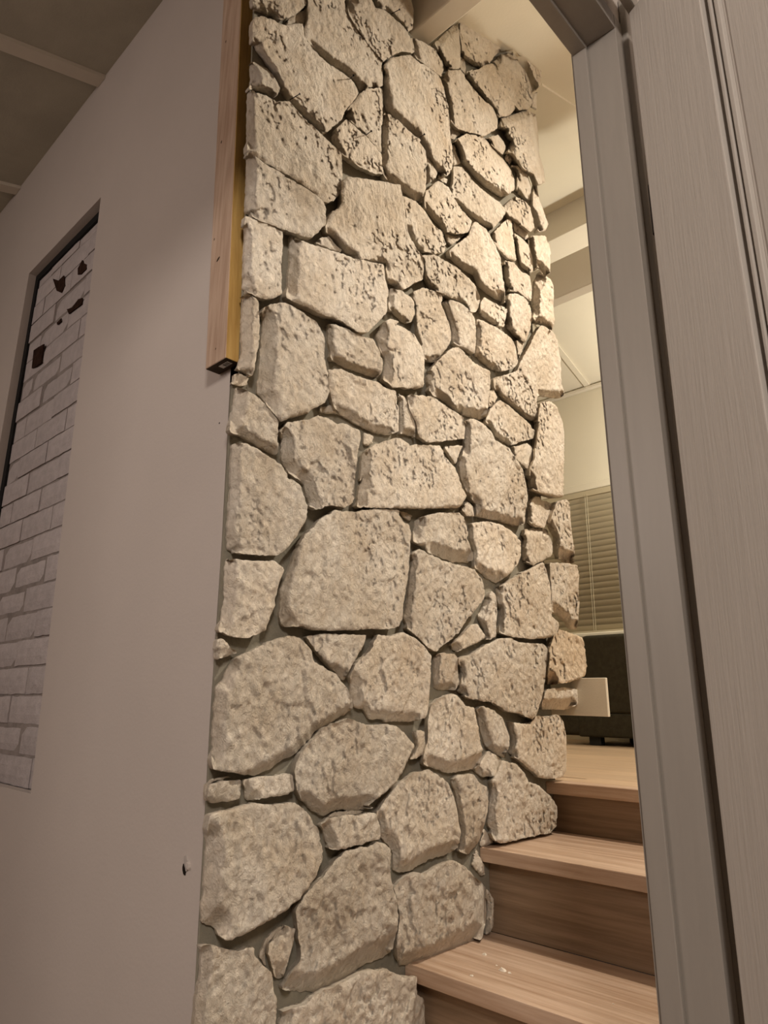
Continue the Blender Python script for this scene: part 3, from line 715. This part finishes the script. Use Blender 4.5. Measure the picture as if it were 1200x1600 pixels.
    for f_ in fo:
        a = sum(vo[f_[i]].x*vo[f_[(i+1) % len(f_)]].y-vo[f_[(i+1) % len(f_)]].x*vo[f_[i]].y for i in range(len(f_)))
        Fc.append(tuple(f_) if a > 0 else tuple(reversed(f_)))
    ncap = len(Fc)
    base = []
    for k in range(nr):
        i = inv[k]; px_, py_, pz_ = V[i]
        orth = np.array([-.003, py_-nrm[k, 0]*.0015, pz_-nrm[k, 1]*.0015])
        pp = project_px((0, orth[1], orth[2]))
        if not inpoly(pp[None], pixa)[0]:       # side that shows: let it splay a little
            d_ = np.array([px_, py_, pz_])-CAM; q_ = CAM+d_*((0-CAM[0])/d_[0])
            orth = np.array([-.003, .35*orth[1]+.65*q_[1], .35*orth[2]+.65*q_[2]])
        base.append(len(V)); V.append(tuple(orth))
    for k in range(nr):
        k2 = (k+1) % nr; Fc.append((inv[k], base[k], base[k2], inv[k2]))
    me = bpy.data.meshes.new('stone'); me.from_pydata(V, [], Fc)
    sm = np.ones(len(Fc), bool); me.polygons.foreach_set('use_smooth', sm)
    rimset = {frozenset((inv[k], inv[(k+1) % nr])) for k in range(nr)}
    se = np.array([frozenset(e.vertices) in rimset for e in me.edges], bool)
    at = me.attributes.new('sharp_edge', 'BOOLEAN', 'EDGE'); at.data.foreach_set('value', se)
    me.materials.append(M['stone_ochre' if ochre else 'stone'])
    o = bpy.data.objects.new('stone', me); COL.objects.link(o); o.parent = ws; o.matrix_parent_inverse = ws.matrix_world.inverted()
    return o
for idx, line in enumerate(STONES.strip().splitlines()):
    cls, rest = line.split(':')
    pix = []
    for seg in re.finditer(r'([a-mz])((?:\([^)]*\))+)', rest):
        ox, oy, s = ORG[seg.group(1)]
        for q in re.findall(r'\(([^)]*)\)', seg.group(2)):
            x, y = map(float, q.split(',')); pix.append((ox+x/s, oy+y/s))
    make_stone(idx, cls, pix, 'h(1017,892)' in rest)

# end of the stone wall: pale board behind the quoins
bd = [U(x, y, 1, 1.205) for x, y in ((893, 1058), (947, 1059), (952, 1120), (885, 1115))]
hexa('wall_end_board', [(-.30, 1.20, bd[3][2]), (bd[2][0], 1.20, bd[2][2]), (bd[2][0], 1.212, bd[2][2]), (-.30, 1.212, bd[3][2]),
     (-.30, 1.20, bd[0][2]), (bd[1][0], 1.20, bd[1][2]), (bd[1][0], 1.212, bd[1][2]), (-.30, 1.212, bd[0][2])], M['board'], ws, .001)
box('board_bearer', (-.30, W_END, bd[3][2]+.02), (-.12, 1.1995, bd[0][2]-.02), M['pine_v'], ws)

# nails wedged between the upper stones
for (a, b), lab in zip([((453, 156), (468, 147)), ((546, 124), (552, 118)), ((572, 211), (580, 205)), ((611, 22), (624, 15)), ((655, 215), (663, 210))],
                ['dark nail on the left, below the big slanted upper stone', 'short dark nail in the middle of the tall joined upper stones', 'dark nail in the diagonal seam of the small upper stone',
                 'dark nail at the very top beside the rounded corner stone', 'dark nail beside the lower flank of the tall oval stone']):
    p = U(*a, 0, .035); q = U(*b, 0, .068)
    nl = tag(empty('nail', tuple(p)), lab, 'nail', 'nails stuck in the upper stone joints')
    tube('shank', p, q, .0011, M['iron'], nl, 6)
    d_ = (q-p)/np.linalg.norm(q-p); tube('head', q, q+d_*.0012, .0026, M['iron'], nl, 8)

# ------------------------------------------------------------------ timber post on the corner
tp = tag(empty('timber_post', (-.045, -.03, .858)), 'raw pine timber fixed upright on the wall corner above the stones', 'timber')
PY = -.0346; zb = .858
c1 = U(353, 554, 1, PY); c0 = U(321, 573, 1, PY); t1 = U(377, 0, 1, PY); t0 = U(349, 0, 1, PY)
def up(a, b, z): return a+(b-a)*(z-a[2])/(b[2]-a[2])
c1 = up(c1, t1, zb); c0 = up(c0, t0, zb); t1 = up(c1, t1, 2.33); t0 = up(c0, t0, 2.33)
def q4(l, r_): return [(l[0], PY, l[2]), (r_[0], PY, r_[2]), (r_[0], -.001, r_[2]), (l[0], -.001, l[2])]
lo4 = q4(c0, c1); hi4 = q4(t0, t1)
# wide face stock and yellow edge strip (two laminated pieces)
split = .0
post = hexa('board', [lo4[0], (lo4[1][0]-.0015, PY, zb), (lo4[2][0]-.0015, -.001, zb), lo4[3], hi4[0], (hi4[1][0]-.0015, PY, 2.33), (hi4[2][0]-.0015, -.001, 2.33), hi4[3]], M['pine_v'], tp, .0012)
hexa('edge_face', [(lo4[1][0]-.0014, PY+.0012, zb), (lo4[1][0]+.0004, PY+.0012, zb), (lo4[2][0]+.0004, -.001, zb), (lo4[2][0]-.0014, -.001, zb),
     (hi4[1][0]-.0014, PY+.0012, 2.33), (hi4[1][0]+.0004, PY+.0012, 2.33), (hi4[2][0]+.0004, -.001, 2.33), (hi4[2][0]-.0014, -.001, 2.33)], M['pine_y'], tp)
hexa('end_face', [(lo4[0][0]+.001, PY+.001, zb-.0008), (lo4[1][0]-.001, PY+.001, zb-.0008), (lo4[2][0]-.001, -.002, zb-.0008), (lo4[3][0]+.001, -.002, zb-.0008),
     (lo4[0][0]+.001, PY+.001, zb-.0001), (lo4[1][0]-.001, PY+.001, zb-.0001), (lo4[2][0]-.001, -.002, zb-.0001), (lo4[3][0]+.001, -.002, zb-.0001)], M['end_shade_knot'], tp)  # dark sheet painting the shade on the post's lower end
xm = lo4[1][0]
st = box('sticker', (xm-.042, -.024, zb-.0014), (xm-.010, -.012, zb-.0009), M['paper'], tp)
for k in range(9):
    if k in (3, 6): continue
    box('barcode_bar', (xm-.030+k*.0018, -.0225, zb-.0017), (xm-.030+k*.0018+.0010, -.0135, zb-.00141), M['ink'], st)
for px, py, rx, rz in ((341, 405, .006, .0035), (353, 65, .0015, .004), (346, 222, .002, .004), (335, 374, .0015, .003), (337, 545, .0012, .002)):
    c = U(px, py, 1, PY); q = [(c[0]+rx*math.cos(t), PY-.0001, c[2]+rz*math.sin(t)+rx*.5*math.cos(t)) for t in np.linspace(0, 2*math.pi, 10, endpoint=False)]
    prism('knot', q, (0, -.0003, 0), M['end_shade_knot'], tp)

# ------------------------------------------------------------------ door frame (a piece of the setting)
YJ = .24                                   # face of the right jamb
fr = empty('door_1', (.69, YJ, FLOOR), 'structure')
def vl(pa, pb, ax, val, z0=FLOOR, z1=1.34):
    a = U(*pa, ax, val); b = U(*pb, ax, val)
    return up(b, a, z0), up(b, a, z1)
HZ = None
hp = U(888, 92, 1, YJ-.008); HZ = hp[2]
in0, in1 = vl((894, 90), (1033, 1600), 1, YJ-.008, z1=HZ)
ri0, ri1 = vl((915, 75), (1069, 1600), 1, YJ-.008, z1=HZ)
ga0, ga1 = vl((961.7, 51.7), (1141, 1600), 1, YJ, z1=HZ)
hexa('door_stop', [(in0[0], YJ-.008, FLOOR), (ri0[0], YJ-.008, FLOOR), (ri0[0], YJ, FLOOR), (in0[0], YJ, FLOOR), (in1[0], YJ-.008, HZ), (ri1[0], YJ-.008, HZ), (ri1[0], YJ, HZ), (in1[0], YJ, HZ)], M['frame'], fr, .0018, 2)
hexa('jamb', [(in0[0]-.001, YJ, FLOOR), (ga0[0], YJ, FLOOR), (ga0[0], YJ+.03, FLOOR), (in0[0]-.001, YJ+.03, FLOOR), (in1[0]-.001, YJ, HZ+.04), (ga1[0], YJ, HZ+.04), (ga1[0], YJ+.03, HZ+.04), (in1[0]-.001, YJ+.03, HZ+.04)], M['frame'], fr, .0012, 2)
YL = -.80
box('head_stop', (in1[0], YL, HZ), (ri1[0], YJ-.0005, HZ+.0085), M['frame'], fr, .0018, 2)
box('head_jamb', (in1[0]-.001, YL, HZ+.008), (ga1[0], YJ-.0005, HZ+.04), M['frame'], fr, .0012, 2)
box('jamb', (in1[0]-.001, YL-.03, FLOOR), (ga1[0], YL, HZ+.04), M['frame'], fr, .0012, 2)
gx = max(ga0[0], ga1[0])
hexa('architrave', [(ga0[0]-.002, YJ+.028, FLOOR), (ga0[0]+.010, YJ+.028, FLOOR), (ga0[0]+.010, YJ+.075, FLOOR), (ga0[0]-.002, YJ+.075, FLOOR),
     (ga1[0]-.002, YJ+.028, HZ+.1), (ga1[0]+.010, YJ+.028, HZ+.1), (ga1[0]+.010, YJ+.075, HZ+.1), (ga1[0]-.002, YJ+.075, HZ+.1)], M['frame'], fr, .003, 2)
box('architrave', (gx-.002, YL-.08, HZ+.016), (gx+.014, YJ+.0065, HZ+.085), M['frame'], fr, .003, 2)
hexa('architrave', [(in0[0]-.005, YJ-.004, FLOOR), (in0[0]-.0015, YJ-.004, FLOOR), (in0[0]-.0015, YJ+.06, FLOOR), (in0[0]-.005, YJ+.06, FLOOR),
     (in1[0]-.005, YJ-.004, HZ+.09), (in1[0]-.0015, YJ-.004, HZ+.09), (in1[0]-.0015, YJ+.06, HZ+.09), (in1[0]-.005, YJ+.06, HZ+.09)], M['frame'], fr, .0025, 2)
# wall that holds the frame
WXa, WXb = max(in0[0], in1[0])+.003, min(ga0[0], ga1[0])-.003
print('FRAME', in0, in1, ga0, ga1)
dw = empty('wall_door', (.69, .5, FLOOR), 'structure')
box('wall_panel', (WXa, YJ+.031, FLOOR), (WXb, .56, 2.20), M['plaster'], dw)
box('wall_panel', (WXb+.0005, .50, FLOOR), (3.4, .56, 2.20), M['plaster'], dw)  # unseen return wall, added to keep the downlight off the door gap
box('wall_panel', (WXa, -3.2, HZ+.041), (WXb, YJ+.0305, 2.168), M['plaster'], dw)
box('wall_panel', (WXa, -3.2, FLOOR), (WXb, YL-.031, HZ+.0405), M['plaster'], dw)
bm_ = [o for o in ()]

# open door leaf, hinged on the right jamb
HX, HY = 1.1-.3625*.945, -.72+.945
u = np.array([.9078, -.4195, 0.]); u /= np.linalg.norm(u)
nv = np.array([-u[1]*-1, u[0]*-1, 0.])      # side facing the camera: left/near side
nv = np.array([u[1], -u[0], 0.])
if np.dot(nv, CAM-np.array([HX, HY, 0])) < 0: nv = -nv
P0 = np.array([HX, HY, 0.])
def sU(px, py):
    p = UP(px, py, P0, nv); return np.dot(p-P0, u), p[2]
def leafline(pa, pb, z0, z1):
    a = UP(*pa, P0, nv); b = UP(*pb, P0, nv); return np.dot(up(b, a, z0)-P0, u), np.dot(up(b, a, z1)-P0, u)
LZ0, LZ1 = FLOOR+.006, HZ+.004
lf = empty('door_2', (HX, HY, FLOOR), 'structure')
l0, l1 = leafline((982, 17), (1163, 1600), LZ0, LZ1)
m0, m1 = leafline((1093, 0), (1180, 545), LZ0, LZ1)
TH = .035
def lp(s, off, z): p = P0+u*s+nv*off; return (p[0], p[1], z)
def lbox(name, s0b, s0t, s1b, s1t, o0, o1, z0, z1, m, parent, bev=.001):
    return hexa(name, [lp(s0b, o0, z0), lp(s1b, o0, z0), lp(s1b, o1, z0), lp(s0b, o1, z0), lp(s0t, o0, z1), lp(s1t, o0, z1), lp(s1t, o1, z1), lp(s0t, o1, z1)], m, parent, bev, 2)
WLF = .80
lbox('stile', l0, l1, m0, m1, 0, -TH, LZ0, LZ1, M['door'], lf, .0015)
lbox('stile', WLF-.12, WLF-.12, WLF, WLF, 0, -TH, LZ0, LZ1, M['door'], lf, .0015)
ZR = [(LZ0, LZ0+.2), (.25, .37), (LZ1-.1-.02, LZ1)]
# the top rail sits above the frame of view
for (za, zb_) in [(LZ0, LZ0+.2), (LZ1-.10, LZ1)]:
    lbox('rail', m0+.0005, m1+.0005, WLF-.1205, WLF-.1205, -.0005, -TH+.0005, za, zb_, M['door'], lf)
def msh(k): return m0+(m1-m0)*k
for (za, zb_) in [(LZ0+.2, LZ1-.10)]:
    fa = (za-LZ0)/(LZ1-LZ0); fb = (zb_-LZ0)/(LZ1-LZ0); a, b = msh(fa), msh(fb)
    # stepped moulding: cove, bead, cove
    for s0, s1, o in ((0, .008, -.020), (.008, .013, -.005), (.013, .017, -.018), (.017, .024, -.006), (.024, .030, -.014)):
        lbox('panel_moulding', a+s0, b+s0, a+s1, b+s1, o, -TH+.003, za, zb_, M['door'], lf, .0012)
    lbox('panel', a+.0305, b+.0305, WLF-.121, WLF-.121, -.012, -TH+.004, za, zb_, M['door'], lf)
for z in (.95, -.35):
    hg = empty('hinge', (HX, HY, z))
    hg.parent = lf; hg.matrix_parent_inverse = lf.matrix_world.inverted()
    c = P0-u*.010+nv*-.012
    tube('hinge_knuckle', (c[0], c[1], z-.045), (c[0], c[1], z+.045), .0055, M['iron'], hg, 12)

# ------------------------------------------------------------------ sofa seen from the back of the room
sf = tag(empty('sofa', (-1.3, 3.2, 0)), 'dark olive fabric sofa on black block feet under the window', 'sofa')
def cushion(name, lo, hi, m, parent, r=.03):
    o = box(name, lo, hi, m, parent)
    bm = bmesh.new(); bm.from_mesh(o.data); bmesh.ops.bevel(bm, geom=bm.edges[:], offset=r, segments=4, affect='EDGES', profile=.5); bm.to_mesh(o.data); bm.free()
    o.data.polygons.foreach_set('use_smooth', [True]*len(o.data.polygons)); return o
cushion('backrest', (-.93, 3.03, .17), (.9, 3.17, .605), M['sofa'], sf, .025)
cushion('base', (-.98, 3.032, .045), (.92, 3.64, .172), M['sofa'], sf, .012)
cushion('arm', (-1.13, 3.035, .05), (-.935, 3.64, .50), M['sofa'], sf, .03)
cushion('arm', (.905, 3.035, .05), (1.08, 3.64, .50), M['sofa'], sf, .03)
cushion('seat_cushion', (-.925, 3.175, .176), (-.02, 3.63, .33), M['sofa'], sf, .03)
cushion('seat_cushion', (-.01, 3.175, .176), (.90, 3.63, .33), M['sofa'], sf, .03)
for x, y in ((-.93, 3.06), (.84, 3.06), (-.93, 3.56), (.84, 3.56)):
    box('leg', (x, y, 0), (x+.07, y+.05, .05), M['black'], sf, .003)

# ------------------------------------------------------------------ chips on the lowest visible tread
def chip(px, py, r, lab, z=ZA[2]):
    v_ = RM @ _d(px, py); c = CAM+v_*(z-CAM[2])/v_[2]
    n = 7; q = []
    for k in range(n):
        t = 2*math.pi*k/n; s = random.uniform(.6, 1.2); q.append((c[0]+r*1.3*s*math.cos(t), c[1]+r*.8*s*math.sin(t), z+.0003))
    vs = q+[(c[0]+(a[0]-c[0])*.6, c[1]+(a[1]-c[1])*.6, z+r*random.uniform(.4, .8)) for a in q]
    fs = [tuple(range(n-1, -1, -1)), tuple(range(n, 2*n))]+[(i, (i+1) % n, n+(i+1) % n, n+i) for i in range(n)]
    tag(raw('stone_chip', vs, fs, M['chip'], None), lab, 'stone chip', 'stone chips on the lowest tread')
chip(757, 1492, .0055, 'pale stone chip on the lowest tread, nearest the stone wall')
chip(786, 1517, .0075, 'largest pale stone chip on the middle of the lowest tread')
chip(796, 1521, .0035, 'small pale fragment touching the largest chip on the tread')
chip(776, 1509, .0022, 'tiny crumb just behind the largest chip on the tread')
chip(737, 1525, .0040, 'thin pale chip near the front nosing of the lowest tread')
chip(958, 1569, .0020, 'tiny lone crumb at the right of the lowest tread')
